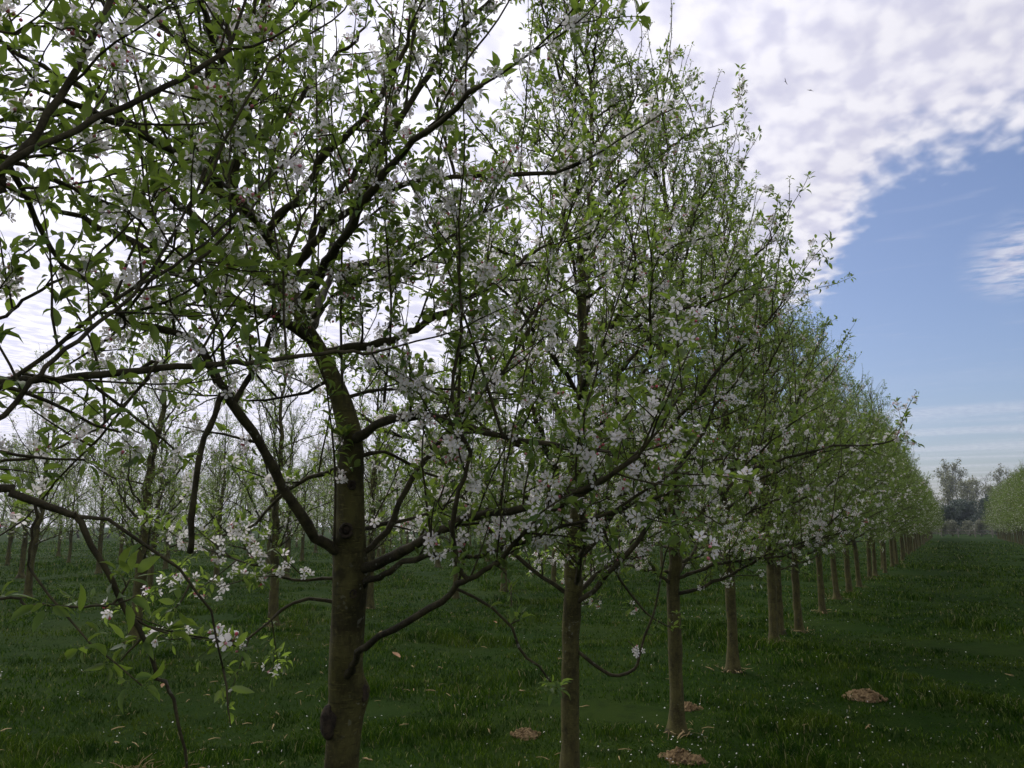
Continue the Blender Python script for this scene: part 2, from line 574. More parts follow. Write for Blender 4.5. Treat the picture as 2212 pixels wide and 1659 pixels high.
def orchard_plant(seed, leafy, bloom, height=6.1, nlimb=46, water=.15, every=.070, tr=.055):
    p = Plant(seed, leafy, bloom, lambda q: math.hypot(q[0], q[1]) < np.interp(q[2], PROF_H, PROF_R) + .42)
    p.prof = True
    g = p.g
    z = np.concatenate([np.linspace(-.06, .4, 14), np.linspace(.44, 2.2, 30), np.linspace(2.3, height, 26)])
    n = len(z)
    lean = np.cumsum(g.normal(0, .055, (n, 2)) * np.sqrt(np.gradient(z))[:, None], 0)
    lean -= lean[3]
    lean *= np.clip((z - .8) / 1.2, .12, 1)[:, None]
    ax = np.column_stack([lean, z])
    rad = tr * np.where(z < 1.3, 1 - .1 * z / 1.3, .9 * np.clip(1 - (z - 1.3) / (height - 1.2), .02, 1)**1.25) + .006
    p.trunk.add(ax, rad, 12, trunk_wob(g))
    for i in range(nlimb):
        t = (i + g.uniform(-.3, .3)) / nlimb
        h = 1.13 + (height - 1.43) * max(t, 0)**1.3
        az = i * 2.39996 + g.uniform(-.4, .4)
        el = R_(g.uniform(8, 38) + 32 * t)
        reach = np.interp(h + .35 + .5 * t, PROF_H, PROF_R) * g.uniform(.72, 1.)
        ln = max(.4, reach * .86 / math.cos(el))
        j = np.argmin(abs(z - h))
        p.scaffold(ax[j], az, el, ln, .007 + .0062 * ln, every=every, flowers=.17 * (1.15 - .6 * t), water=water * (.5 + 1.4 * t))
    p.cur = p.limbs[-1]
    for i in range(9):                      # upright shoots round the tip
        d = unit(np.array([g.normal(0, .28), g.normal(0, .28), 1.]))
        p.shoot(ax[-1 - g.integers(0, 5)], d, g.uniform(.4, .85), .0045, np.array([0, 0, .2]), .036, .04, .03, 1, 4, 0)
    return p


def make_kit(seed, *a, **k):
    p = orchard_plant(seed, *a, **k)
    return dict(trunk=p.trunk.mesh('trunk', M_TRUNK), limbs=[l.mesh('limb', M_LIMB) for l in p.limbs],
                branches=p.branches_mesh('branches'), leaves=p.leaves_mesh('leaves'), blossom=p.blossom_mesh('blossom'), n=len(p.L))


def plant_tree(kit, loc, rz, sc, label, group, near=False):
    t = tag(empty('apple_tree', loc, rz, sc), label, 'apple tree', group)
    t.rotation_euler[0], t.rotation_euler[1] = .022 * math.sin(loc[1] * 7.3), .022 * math.sin(loc[1] * 4.1 + 1)
    obj('trunk', kit['trunk'], t)
    if near:
        for l in kit['limbs']:
            obj('limb', l, t)
    else:
        obj('branches', kit['branches'], t)
    obj('leaves', kit['leaves'], t)
    obj('blossom', kit['blossom'], t)
    return t


# ------------------------------------------------------------------ ground
_gp = np.random.default_rng(5).uniform(0, 6.28, 24)
_gk = np.random.default_rng(6).normal(0, 1, (24, 2)) * np.repeat([.5, 1.3, 2.8], 8)[:, None]
_ga = np.repeat([.022, .012, .008], 8)


def gz(x, y):
    x, y = np.asarray(x, float), np.asarray(y, float)
    z = np.zeros_like(x)
    for k, a, p in zip(_gk, _ga, _gp):
        z = z + a * np.sin(k[0] * x + k[1] * y + p)
    return z * np.exp(-np.hypot(x, y) / 60.)


def turf_noise(x, y, seed, scale):
    g = np.random.default_rng(seed)
    k, p = g.normal(0, scale, (14, 2)), g.uniform(0, 6.28, 14)
    return sum(np.sin(a * x + b * y + c) for (a, b), c in zip(k, p)) / 3.7


def build_ground():
    n = 200
    u = np.linspace(-1, 1, n)
    c = np.sign(u) * abs(u)**3 * 640
    X, Y = np.meshgrid(c, c, indexing='ij')
    Z = gz(X, Y)
    i = (np.arange(n - 1)[:, None] * n + np.arange(n - 1)[None]).ravel()
    m, q = material('meadow_soil_and_moss')
    tc = q.n('TexCoord').outputs['Object']
    a = q.noise(tc, .55, 4, .6)
    b = q.noise(tc, 6, 5, .65)
    c2 = q.noise(tc, 60, 4, .7)
    col = q.mix(q.ramp(a, .35, .65), (.010, .028, .002), (.020, .038, .004))
    col = q.mix(q.ramp(b, .45, .72, 0, .8), col, (.007, .018, .002))
    col = q.mix(q.ramp(c2, .5, .75, 0, .5), col, (.04, .055, .008))
    bp = q.n('Bump', in_Strength=.9, in_Distance=.05, in_Height=q.m('ADD', q.m('MULTIPLY', b, .6), q.m('MULTIPLY', c2, .4)))
    p = q.n('BsdfPrincipled', in_Base_Color=col, in_Roughness=.95, in_Normal=bp.outputs[0])
    p.inputs['Specular IOR Level'].default_value = .03
    q.t.links.new(p.outputs[0], q.n('OutputMaterial').inputs[0])
    o = obj('ground', mesh('ground', np.column_stack([X.ravel(), Y.ravel(), Z.ravel()]), [np.column_stack([i, i + n, i + n + 1, i + 1])], [m]))
    tag(o, kind='structure')


build_ground()

ROW1 = [(-2.15, 2.45), (-2.12, 4.55), (-2.09, 6.56), (-2.19, 8.95), (-2.2, 11.3), (-2.17, 13.12), (-2.22, 16.08), (-2.25, 18.56),
        (-2.25, 20.97), (-2.21, 23.0), (-2.16, 25.6)]
y_ = 28.0
while y_ < 116:
    ROW1.append((-2.15 + .12 * math.sin(y_ * 1.7), y_))
    y_ += 2.4 + .25 * math.sin(y_ * 3.1)
ROW2 = [(-9.96, 7.27), (-9.81, 9.68), (-10.2, 12.6)]
MOLES = [(1870, 1510, .17, 'low spread brown molehill alone on the open grass lane at right'),
         (1470, 1626, .145, 'rounded brown molehill in front of the third trunk of the near row'),
         (1685, 1668, .15, 'brown molehill cut off by the bottom edge of the photo'),
         (1487, 1524, .12, 'small brown molehill half hidden behind the third trunk of the near row'),
         (1135, 1575, .11, 'flattened dark molehill left of the second trunk of the near row')]


def ground_at(x, y):
    r = FW + RT * (x - CX) / F - UP * (y - CY) / F
    p = EYE + r * (-H / r[2])
    return p[0], p[1]


MOLE_XY = [ground_at(x, y) for x, y, *_ in MOLES]


def build_grass():
    g = np.random.default_rng(11)
    r0, r1, rk, dens = 1.6, 90., 5., 3400.
    a0, a1 = R_(-80), R_(28)
    th = a1 - a0
    n1 = int(dens * .5 * th * (rk**2 - r0**2))
    n2 = int(dens * rk**2 * th * math.log(r1 / rk))
    r = np.concatenate([np.sqrt(g.uniform(r0**2, rk**2, n1)), rk * np.exp(g.uniform(0, math.log(r1 / rk), n2))])
    a = g.uniform(a0, a1, len(r))
    x, y = r * np.sin(a), r * np.cos(a)
    t1 = turf_noise(x, y, 1, 1.6)
    t2 = turf_noise(x, y, 2, 5.)
    t3 = turf_noise(x, y, 3, .5)
    t4 = turf_noise(x, y, 4, 2.6)
    tuft = np.clip((t1 + .7 * t2 - .5) * 1.1, 0, 1.4) + np.clip((t4 - .75) * 1.6, 0, 1.2)
    keep = g.random(len(r)) < np.clip(.85 + .22 * t2 + .2 * t1, .5, 1)
    # worn soil round trunks and molehills
    for (tx, ty) in ROW1[:16] + ROW2:
        d = np.hypot(x - tx, y - ty)
        keep &= (d > .10) & (g.random(len(r)) < np.clip((d - .06) / .28, .05, 1))
    for (tx, ty), m in zip(MOLE_XY, MOLES):
        keep &= np.hypot(x - tx, y - ty) > m[2] * .74
    x, y, r, t1, t3, tuft = (q[keep] for q in (x, y, r, t1, t3, tuft))
    k = len(x)
    grow = np.maximum(1, r / rk)
    h = (.018 + .024 * g.random(k) + .062 * tuft * g.uniform(.5, 1, k)) * grow**.22
    w = .0030 * g.uniform(.6, 1.4, k) * grow**.85
    az = g.uniform(0, 6.283, k)
    ln = g.uniform(.15, 1.1, k) * h
    dx, dy = np.cos(az), np.sin(az)
    fz = g.uniform(0, 6.283, k)
    sx, sy = np.cos(fz) * w, np.sin(fz) * w
    z = gz(x, y) - .006
    V = np.empty((k, 5, 3))
    V[:, 0] = np.column_stack([x - sx, y - sy, z])
    V[:, 1] = np.column_stack([x + sx, y + sy, z])
    mx, my, mz = x + dx * ln * .35, y + dy * ln * .35, z + h * .6
    V[:, 2] = np.column_stack([mx + sx * .8, my + sy * .8, mz])
    V[:, 3] = np.column_stack([mx - sx * .8, my - sy * .8, mz])
    V[:, 4] = np.column_stack([x + dx * ln, y + dy * ln, z + h * g.uniform(.8, 1.05, k)])
    b = (np.arange(k) * 5)[:, None]
    m, q = material('grass_blade')
    gm = q.n('NewGeometry')
    tc = q.n('TexCoord').outputs['Object']
    rnd = gm.outputs['Random Per Island']
    col = q.mix(q.m('POWER', rnd, 2.6), (.011, .042, .002), (.115, .190, .012))
    col = q.mix(q.ramp(q.noise(tc, .7, 3, .6), .42, .66, 0, .5), col, (.085, .112, .010))
    col = q.mix(q.ramp(q.noise(tc, 2.6, 3, .6), .48, .6, 0, .85), col, (.006, .022, .003))
    col = q.mix(q.ramp(rnd, .86, .94, 0, .7), col, (.15, .20, .05))
    col = q.mix(q.ramp(rnd, .95, .98, 0, .9), col, (.24, .21, .11))
    p = q.n('BsdfPrincipled', in_Base_Color=col, in_Roughness=.6)
    p.inputs['Specular IOR Level'].default_value = .03
    t = q.n('BsdfTranslucent', i0=q.mix(.3, col, (.03, .07, .004)))
    mxs = q.n('MixShader', i0=.3, i1=p.outputs[0], i2=t.outputs[0])
    q.t.links.new(mxs.outputs[0], q.n('OutputMaterial').inputs[0])
    o = obj('grass', mesh('grass', V.reshape(-1, 3), [b + np.array([[0, 1, 2, 3]]), b + np.array([[3, 2, 4]])], [m]))
    tag(o, 'short green orchard grass with darker tufts under and between the apple rows', 'grass', kind='stuff')


build_grass()


def build_litter():
    """fallen petals and scraps of dry grass, past counting"""
    g = np.random.default_rng(21)
    n = 4600
    r = 3 * np.exp(g.uniform(0, math.log(10), n))
    a = g.uniform(R_(-70), R_(12), n)
    x, y = r * np.sin(a), r * np.cos(a)
    keep = g.random(n) < np.clip(1.1 - abs(x + 2) / 5, .16, 1) * np.clip(turf_noise(x, y, 9, 1.2) * .6 + .6, .1, 1)
    x, y, r = x[keep], y[keep], r[keep]
    k = len(x)
    z = gz(x, y) + g.uniform(.012, .045, k)
    T = np.array([(0, -.5, 0), (.38, -.1, .1), (.32, .35, .06), (0, .5, 0), (-.32, .35, .06), (-.38, -.1, .1)])
    TQ = np.array([(0, 1, 2, 3), (0, 3, 4, 5)])
    V, Q, _ = stamp(T, TQ, None, np.column_stack([x, y, z]), unit(g.normal(0, 1, (k, 3)) * (1, 1, .5)), np.array([0, 0, 1.]) + g.normal(0, .5, (k, 3)), g.uniform(.011, .019, k))
    tag(obj('fallen_petals', mesh('fallen_petals', V, [Q], [M_PETAL])), 'white apple petals fallen over the grass', 'petals', kind='stuff')
    n = 1200
    r = 3 * np.exp(g.uniform(0, math.log(5), n))
    a = g.uniform(R_(-70), R_(-8), n)
    x, y = r * np.sin(a), r * np.cos(a)
    keep = g.random(n) < np.clip(turf_noise(x, y, 31, 1.) * .8 + .35, .05, 1)
    x, y = x[keep], y[keep]
    for (tx, ty) in ROW1[:12] + ROW2:
        rr, aa = np.abs(g.normal(.12, .13, 60)), g.uniform(0, 6.28, 60)
        x, y = np.append(x, tx + rr * np.cos(aa)), np.append(y, ty + rr * np.sin(aa))
    k = len(x)
    z = gz(x, y) + g.uniform(.01, .04, k)
    T = np.array([(-.03, -.5, 0), (.03, -.5, 0), (.035, 0, .09), (-.035, 0, .09), (.02, .5, 0), (-.02, .5, 0)])
    V, Q, _ = stamp(T, np.array([(0, 1, 2, 3), (3, 2, 4, 5)]), None, np.column_stack([x, y, z]), g.normal(0, 1, (k, 3)) * (1, 1, .22), np.array([0, 0, 1.]) + g.normal(0, .4, (k, 3)), g.uniform(.03, .11, k), g.uniform(.8, 1.9, k))
    tag(obj('dry_grass_scraps', mesh('dry_grass_scraps', V, [Q], [M_STRAW])), 'pale scraps of dry grass and bark lying in the turf', 'dry grass', kind='stuff')


M_STRAW = rough_mat('dry_straw', (.34, .26, .13), (.20, .14, .07), 40, .2, True)
M_EARTH = rough_mat('crumbly_earth', (.30, .215, .110), (.15, .10, .048), 34, 1.)
M_DLEAF = rough_mat('dry_leaf', (.36, .22, .13), (.24, .13, .07), 30, .3)
build_litter()


def build_molehill(x, y, rad, label, seed):
    g = np.random.default_rng(seed)
    nr, na = 30, 80
    hgt = rad * .42
    V = []
    ph = g.uniform(0, 6.28, 8)
    for i in range(nr + 1):
        t = i / nr
        for j in range(na):
            a = j * 6.2832 / na
            rr = rad * t * (1 + .16 * math.sin(2 * a + ph[0]) + .12 * math.sin(3 * a + ph[1]) + .07 * math.sin(7 * a + ph[2]))
            px, py = rr * math.cos(a) / rad, rr * math.sin(a) / rad
            nz = sum(w * math.sin(f * px + p1) * math.sin(f * 1.1 * py + p2) for w, f, p1, p2 in ((.16, 4, ph[3], ph[4]), (.10, 9, ph[5], ph[6]), (.07, 19, ph[7], ph[1])))
            h = hgt * (1 - t**1.8) * (1 + .2 * math.sin(a + ph[3])) + rad * (nz * .8 * (1 - t * .6) + g.normal(0, .018))
            V.append((rr * math.cos(a), rr * math.sin(a), h - .012))
    V = np.array(V)
    i = (np.arange(nr)[:, None] * na + np.arange(na)[None])
    k = (np.arange(nr)[:, None] * na + (np.arange(na)[None] + 1) % na)
    Q = np.stack([i, k, k + na, i + na], -1).reshape(-1, 4)
    # clods rolled down its sides
    n = 200
    rr, a = rad * np.sqrt(g.uniform(0, 1.25, n)), g.uniform(0, 6.28, n)
    P = np.column_stack([rr * np.cos(a), rr * np.sin(a), np.maximum(hgt * (1 - (rr / rad)**1.7), .006)])
    cube = np.array([(sx, sy, sz) for sx in (-1, 1) for sy in (-1, 1) for sz in (-1, 1)]) * .5
    cq = np.array([(0, 1, 3, 2), (4, 6, 7, 5), (0, 4, 5, 1), (2, 3, 7, 6), (0, 2, 6, 4), (1, 5, 7, 3)])
    V2, Q2, _ = stamp(cube, cq, None, P, g.normal(0, 1, (n, 3)), g.normal(0, 1, (n, 3)), (.004 + .020 * g.random(n)**3.5) * rad / .16)
    V2 += g.normal(0, .002, V2.shape)
    o = obj('molehill', mesh('molehill', np.vstack([V, V2]), [Q, Q2 + len(V)], [M_EARTH]))
    o.location = (x, y, float(gz(x, y)) + .004)
    o.rotation_euler[2] = g.uniform(0, 6)
    tag(o, label, 'molehill', 'molehills in the orchard grass')


for k, ((mx, my), m) in enumerate(zip(MOLE_XY, MOLES)):
    build_molehill(mx, my, m[2], m[3], 40 + k)


def build_straw_tuft():
    g = np.random.default_rng(77)
    x, y = ground_at(300, 1652)
    t = Tubes()
    for _ in range(34):
        p = np.array([g.normal(0, .07), g.normal(0, .03), .01])
        d = unit(np.array([g.normal(0, 1), g.normal(0, .7), g.uniform(.0, .75)]))
        ln = g.uniform(.06, .20)
        P = [p + d * ln * q + np.array([0, 0, -.35 * ln * q * q * abs(d[2])]) + g.normal(0, .004, 3) for q in np.linspace(0, 1, 5)]
        t.add(P, np.linspace(.0042, .0018, 5), 4)
    o = obj('straw_clump', t.mesh('straw_clump', M_STRAW))
    o.location = (x, y, float(gz(x, y)) + .015)
    o.rotation_euler[2] = R_(29)
    tag(o, 'tangled clump of tan straw on the grass at the bottom left edge', 'straw')


build_straw_tuft()


def build_debris():
    g = np.random.default_rng(78)
    # (x, y, length, kind, label)
    for x, y, ln, kind, lab in (
            (1070, 1358, .07, 'dry_leaf', 'curled pinkish brown dead leaf standing in the grass right of the thick trunk'),
            (930, 1492, .10, 'wood_chip', 'tan splinter of wood lying in the grass right of the thick trunk'),
            (795, 1625, .09, 'wood_chip', 'pale splinter beside the foot of the thick foreground trunk'),
            (1262, 1520, .10, 'wood_chip', 'thin straw coloured stick just right of the second trunk'),
            (1125, 1494, .11, 'wood_chip', 'forked tan bark scrap left of the second trunk'),
            (1210, 1432, .09, 'wood_chip', 'short tan stick seen right beside the second trunk at mid height'),
            (855, 1425, .13, 'dry_leaf', 'flat brown patch of dead leaf right behind the thick trunk'),
            (350, 1490, .06, 'dry_leaf', 'small bent dead leaf under the drooping branch at lower left'),
            (1875, 1572, .10, 'wood_chip', 'pale scrap of straw on the open lane below the spread molehill'),
            (2180, 1458, .12, 'wood_chip', 'tan twig lying far right on the open grass lane')):
        px, py = ground_at(x, y)
        if kind == 'wood_chip':
            t = Tubes()
            n = 6
            P = np.column_stack([np.linspace(-.5, .5, n) * ln, g.normal(0, .004, n), .004 + abs(g.normal(0, .004, n))])
            t.add(P, np.array([.5, 1, .9, 1, .8, .4]) * .0055, 5)
            t.add([P[2], P[2] + [ln * .16, ln * .2, .006], P[2] + [ln * .26, ln * .36, .002]], [.004, .003, .0015], 4)
            me = t.mesh(kind, M_STRAW)
        else:
            n = 7
            V, Q = [], []
            for i in range(n):
                s_ = i / (n - 1)
                w = ln * .34 * math.sin(math.pi * (.08 + .88 * s_))
                for j in (-1, 0, 1):
                    V.append(((s_ - .5) * ln, j * w, .012 + .35 * ln * s_ * s_ + abs(j) * w * .6 + g.normal(0, .002)))
            for i in range(n - 1):
                for j in range(2):
                    a = i * 3 + j
                    Q.append((a, a + 3, a + 4, a + 1))
            me = mesh(kind, V, [Q], [M_DLEAF])
        o = obj(kind, me)
        o.location = (px, py, float(gz(px, py)) + .028)
        o.rotation_euler = (g.uniform(-.2, .2), g.uniform(-.15, .15), g.uniform(0, 6.28))
        tag(o, lab, 'dead leaf' if kind == 'dry_leaf' else 'wood chip', 'bits of dry litter on the grass')


build_debris()

# ------------------------------------------------------------------ the two foreground trees, limb by limb
#   a limb is (points as x, y, depth), radius at start, radius at end (metres)


def px_line(pts, n=None):
    P = [at(*p) for p in pts]
    ln = sum(np.linalg.norm(np.subtract(a, b)) for a, b in zip(P, P[1:]))
    return smooth_line(P, n or max(8, int(ln / .05)))


RNG = np.random.default_rng(99)


def clear_of_eye(p):
    d = p - EYE
    zc = d @ FW
    x, y = CX + F * (d @ RT) / max(zc, .1), CY - F * (d @ UP) / max(zc, .1)
    if zc > .3 and x > 1480 and y < 900 and x > 1480 + max(0, y - 300) * .35:      # clear of the open lane
        return False
    if zc > .3 and y > 980 and x < 640 and zc < 2.45 and RNG.random() < .42:       # the low sprays at the left are sparse
        return False
    return np.linalg.norm(d) > 1.05 and p[2] > .25


def finish(p, name_loc, label, extra=()):
    t = tag(empty('apple_tree', name_loc), label, 'apple tree', 'apple trees of the nearest row')
    off = np.array(name_loc)

    def put(n, me):
        o = obj(n, me, t)
        o.location = tuple(-off)
        return o
    put('trunk', p.trunk.mesh('trunk', M_TRUNK))
    for l in p.limbs:
        put('limb', l.mesh('limb', M_LIMB))
    put('leaves', p.leaves_mesh('leaves'))
    put('blossom', p.blossom_mesh('blossom'))
    for n, me in extra:
        put(n, me)
    return t


def hero_tree():
    p = Plant(101, .95, 1.0, clear_of_eye)
    g = p.g
    base = np.array([-2.15, 2.45, -.08])
    zc = lambda z: (np.array([-2.15, 2.45, z]) - EYE) @ FW
    line = [base] + [at(x, y, d) for x, y, d in
                     ((741, 1600, 2.90), (745, 1450, 2.90), (752, 1330, 2.90), (756, 1240, 2.91), (757, 1150, 2.92), (757, 1050, 2.93), (757, 950, 2.95),
                      (742, 880, 2.98), (722, 825, 3.0), (690, 755, 3.03), (652, 690, 3.06), (628, 610, 3.1), (600, 540, 3.14), (556, 480, 3.2),
                      (505, 412, 3.28), (482, 340, 3.35), (473, 250, 3.42), (484, 150, 3.5), (470, 20, 3.6), (480, -150, 3.7), (465, -330, 3.8), (470, -480, 3.9))]
    wpx = [86, 70, 67, 69, 75, 61, 55, 52, 46, 40, 33, 28, 25, 24, 25, 23, 18, 15, 13, 12, 10, 8, 5]
    dd = [(q - EYE) @ FW for q in line]
    rr = [w / 2 / F * d for w, d in zip(wpx, dd)]
    n = 130
    P = smooth_line(line, n)
    rad = np.interp(np.linspace(0, len(rr) - 1, n), np.arange(len(rr)), rr)
    bump = []
    for (x, y, d, s_) in ((790, 1495, 2.9, .24), (700, 1555, 2.9, .22), (760, 1455, 2.84, .16), (760, 1282, 2.84, .14), (752, 1145, 2.86, .20), (795, 1235, 2.9, .2), (720, 1180, 2.9, .22), (770, 950, 2.9, .2)):
        bump.append((at(x, y, d), s_))
    base_w = trunk_wob(g, 3, 1.2, True)

    def wob(PP, ang):
        w = base_w(PP, ang)
        tan = unit(np.gradient(PP, axis=0))
        ref = np.array([.31, .95, .05])
        a = unit(ref - (tan @ ref)[:, None] * tan)
        b = np.cross(tan, a)
        dirs = np.cos(ang)[None, :, None] * a[:, None] + np.sin(ang)[None, :, None] * b[:, None]
        for q, s_ in bump:
            dv = q[None] - PP
            al = np.sum(dv * tan, 1)
            ra = unit(dv - al[:, None] * tan)
            c = np.sum(dirs * ra[:, None], 2)
            w = w + s_ * np.exp(-(al[:, None] / .045)**2 - ((1 - c) / .25)**2)
        return w
    p.trunk.add(P, rad, 28, wob)
    K = dict(every=.076, flowers=.26, leaf=.037)

    def L(pts, w0, w1, **kw):
        q = px_line(pts)
        d0, d1 = pts[0][2], pts[-1][2]
        q[1:-1] += g.normal(0, .0045, q[1:-1].shape)
        k = {**K, **kw}
        p.limb(q, np.linspace(w0 / 2 / F * d0, w1 / 2 / F * d1, len(q)) * g.uniform(.80, 1.04, len(q)), 9, **k)
    # left: long limb from the trunk, up and left
    L([(742, 1190, 2.90), (700, 1172, 2.85), (670, 1149, 2.8), (617, 1058, 2.72), (564, 969, 2.66), (511, 881, 2.6), (470, 828, 2.55), (434, 747, 2.5), (360, 712, 2.42), (282, 698, 2.35), (255, 682, 2.3)], 27, 15, start=.45, every=.13)
    L([(505, 872, 2.6), (545, 800, 2.62), (585, 720, 2.66), (612, 640, 2.7), (625, 560, 2.74), (650, 470, 2.8)], 14, 7)
    L([(485, 800, 2.57), (470, 700, 2.6), (440, 620, 2.62), (430, 520, 2.66)], 9, 5)
    # hanging sawn limb
    L([(480, 850, 2.58), (468, 880, 2.57), (450, 920, 2.55), (434, 969, 2.53), (416, 1058, 2.5), (410, 1149, 2.5), (411, 1193, 2.5)], 15, 15, bare=True)
    # leader forks to the upper right
    L([(640, 575, 3.1), (672, 535, 3.08), (710, 490, 3.06), (775, 430, 3.04), (838, 307, 3.02), (888, 220, 3.0), (962, 106, 3.0), (1022, 35, 3.0), (1085, -20, 3.0)], 22, 9, start=.25, water=.2)
    L([(655, 545, 3.12), (690, 470, 3.14), (745, 400, 3.16), (800, 330, 3.2), (850, 240, 3.25), (880, 150, 3.3), (905, 20, 3.35), (930, -90, 3.4)], 17, 7, start=.3, water=.2)
    L([(800, 420, 3.04), (850, 405, 3.0), (916, 392, 2.96), (1008, 379, 2.92), (1100, 376, 2.88), (1200, 374, 2.84)], 14, 10, start=.3, flowers=.5)
    L([(982, 376, 2.9), (975, 340, 2.9), (950, 260, 2.9), (945, 190, 2.9), (985, 130, 2.9)], 8, 4)
    L([(505, 412, 3.28), (500, 370, 3.25), (520, 300, 3.2), (545, 220, 3.15), (560, 120, 3.1), (548, 20, 3.1), (560, -80, 3.1)], 15, 7, start=.2)
    L([(478, 260, 3.4), (440, 180, 3.42), (400, 90, 3.45), (370, -20, 3.5)], 11, 5)
    # right hand limbs
    L([(765, 950, 2.92), (790, 933, 2.88), (810, 920, 2.84), (845, 905, 2.8), (880, 898, 2.77), (937, 904, 2.73), (1004, 922, 2.68), (1070, 938, 2.62), (1127, 954, 2.58), (1200, 960, 2.5)], 24, 12, start=.35)
    L([(940, 904, 2.73), (975, 893, 2.72), (1010, 868, 2.7), (1060, 835, 2.7), (1104, 782, 2.7), (1120, 720, 2.7), (1190, 640, 2.72)], 12, 5)
    L([(785, 1195, 2.92), (835, 1149, 2.93), (888, 1039, 2.95), (923, 987, 2.97), (980, 916, 3.0), (1040, 846, 3.02), (1103, 780, 3.04), (1150, 690, 3.06), (1185, 600, 3.1), (1225, 480, 3.14)], 16, 6, start=.3)
    L([(782, 1230, 2.9), (800, 1225, 2.86), (845, 1205, 2.8), (900, 1172, 2.72), (951, 1145, 2.65), (1022, 1116, 2.56), (1128, 1102, 2.42), (1220, 1074, 2.3), (1300, 1040, 2.2), (1380, 985, 2.12)], 27, 11, start=.25)
    L([(780, 1262, 2.9), (796, 1257, 2.86), (830, 1238, 2.8), (863, 1219, 2.75), (937, 1197, 2.66), (1010, 1200, 2.58), (1080, 1190, 2.5), (1180, 1150, 2.4), (1330, 1100, 2.3), (1480, 1000, 2.25)], 17, 6, start=.25)
    L([(750, 1462, 2.84), (760, 1440, 2.8), (775, 1413, 2.76), (810, 1384, 2.7), (916, 1324, 2.58), (986, 1272, 2.5), (1018, 1250, 2.46), (1075, 1208, 2.4), (1163, 1120, 2.32), (1280, 1060, 2.25), (1420, 930, 2.2), (1480, 835, 2.2)], 19, 6, start=.42)
    L([(986, 1272, 2.5), (1040, 1300, 2.5), (1099, 1342, 2.5), (1128, 1406, 2.5), (1150, 1430, 2.5), (1178, 1458, 2.5)], 8, 5, start=.5, every=.3, slen=(.03, .07), flowers=.05, water=0, tip=(.03, .06))
    L([(1010, 1252, 2.46), (982, 1200, 2.44), (977, 1150, 2.42), (995, 1060, 2.4), (1017, 990, 2.4), (985, 900, 2.4), (985, 800, 2.4), (1000, 690, 2.42), (990, 560, 2.45)], 13, 6, start=.35)
    L([(783, 985, 2.94), (815, 975, 2.98), (850, 985, 3.05), (920, 1022, 3.15), (1000, 1040, 3.2)], 11, 5)
    L([(745, 860, 2.98), (790, 848, 3.0), (860, 842, 3.0), (960, 838, 3.0), (1010, 850, 3.0)], 9, 5)
    L([(765, 1150, 2.96), (830, 1130, 3.05), (900, 1118, 3.15), (1000, 1070, 3.25)], 12, 5)
    # small ones on the left of the trunk
    L([(720, 1300, 2.9), (700, 1296, 2.88), (653, 1296, 2.84), (620, 1308, 2.82), (593, 1332, 2.8), (547, 1374, 2.78), (500, 1385, 2.78)], 10, 4, start=.6)
    L([(722, 1250, 2.9), (680, 1252, 2.9), (621, 1254, 2.9), (564, 1226, 2.9), (500, 1205, 2.9)], 8, 4, start=.25, flowers=.6)
    L([(735, 1010, 2.96), (690, 1025, 3.0), (620, 1060, 3.06), (550, 1130, 3.1), (470, 1160, 3.15)], 12, 5)
    L([(715, 820, 3.0), (650, 850, 2.98), (560, 862, 2.96), (440, 855, 2.92)], 9, 4)
    L([(660, 700, 3.05), (720, 640, 3.0), (780, 610, 2.96), (870, 590, 2.9), (960, 520, 2.88), (1040, 470, 2.86)], 11, 4)
    # suckers: near vertical whips
    for x0, y0, x1, y1, d in ((722, 1190, 705, 830, 2.86), (740, 840, 742, 470, 2.9), (830, 870, 832, 480, 2.75), (990, 890, 985, 520, 2.6), (560, 470, 568, 130, 3.1), (875, 250, 900, -30, 3.0), (1085, 940, 960, 560, 2.5), (680, 480, 682, 120, 3.0)):
        q = px_line([(x0, y0, d), ((x0 + x1) / 2 + g.normal(0, 6), (y0 + y1) / 2, d), (x1, y1, d)])
        p.limb(q, np.linspace(.006, .003, len(q)), 5, start=.4, every=.09, slen=(.05, .16), water=0)
    # back of the crown and the top, behind what the photo shows clearly
    for i in range(24):
        j = int(np.interp(i, [0, 23], [58, 122]))
        t = i / 23
        az = i * 2.39996 + 1.0
        el = R_(g.uniform(5, 30) + 30 * t)
        reach = np.interp(P[j][2] + .5, PROF_H, PROF_R) * g.uniform(.7, .95)
        p.scaffold(P[j], az, el, max(.4, reach * .85), .012 + .006 * reach, every=.11, flowers=.22, water=.2)
    # canker burrs on the trunk
    burrs = []
    for (x, y, d, r) in ((710, 1560, 2.86, .030), (786, 1497, 2.89, .016), (763, 1284, 2.86, .010)):
        t = Tubes()
        c = at(x, y, d)
        ang = np.linspace(0, math.pi, 9)
        PP = np.array([c + np.array([0, 0, 1.]) * r * 2.1 * math.cos(a) * -1 for a in ang])
        t.add(PP, r * np.sin(ang * .94 + .1) * g.uniform(.8, 1.15, 9), 12, lambda Q, A: 1 + .18 * g.normal(0, 1, (len(Q), len(A))).clip(-1.5, 1.5))
        burrs.append(('canker', t.mesh('canker', M_CANKER)))
    for (x, y, d, r, w) in ((763, 1283, 2.842, .0135, .0045), (748, 1146, 2.856, .024, .008), (760, 1048, 2.876, .014, .006), (742, 1395, 2.838, .008, .003)):
        t = Tubes()
        c, ang = at(x, y, d), np.linspace(0, 5.9, 15)
        t.add([c + RT * r * math.cos(a) * .85 + np.array([0, 0, 1.]) * r * math.sin(a) for a in ang], w * g.uniform(.6, 1.2, 15), 6)
        t.add([c + FW * .012, c + FW * .004], [r * .8, r * .7], 9)
        burrs.append(('knot', t.mesh('knot', M_CANKER)))
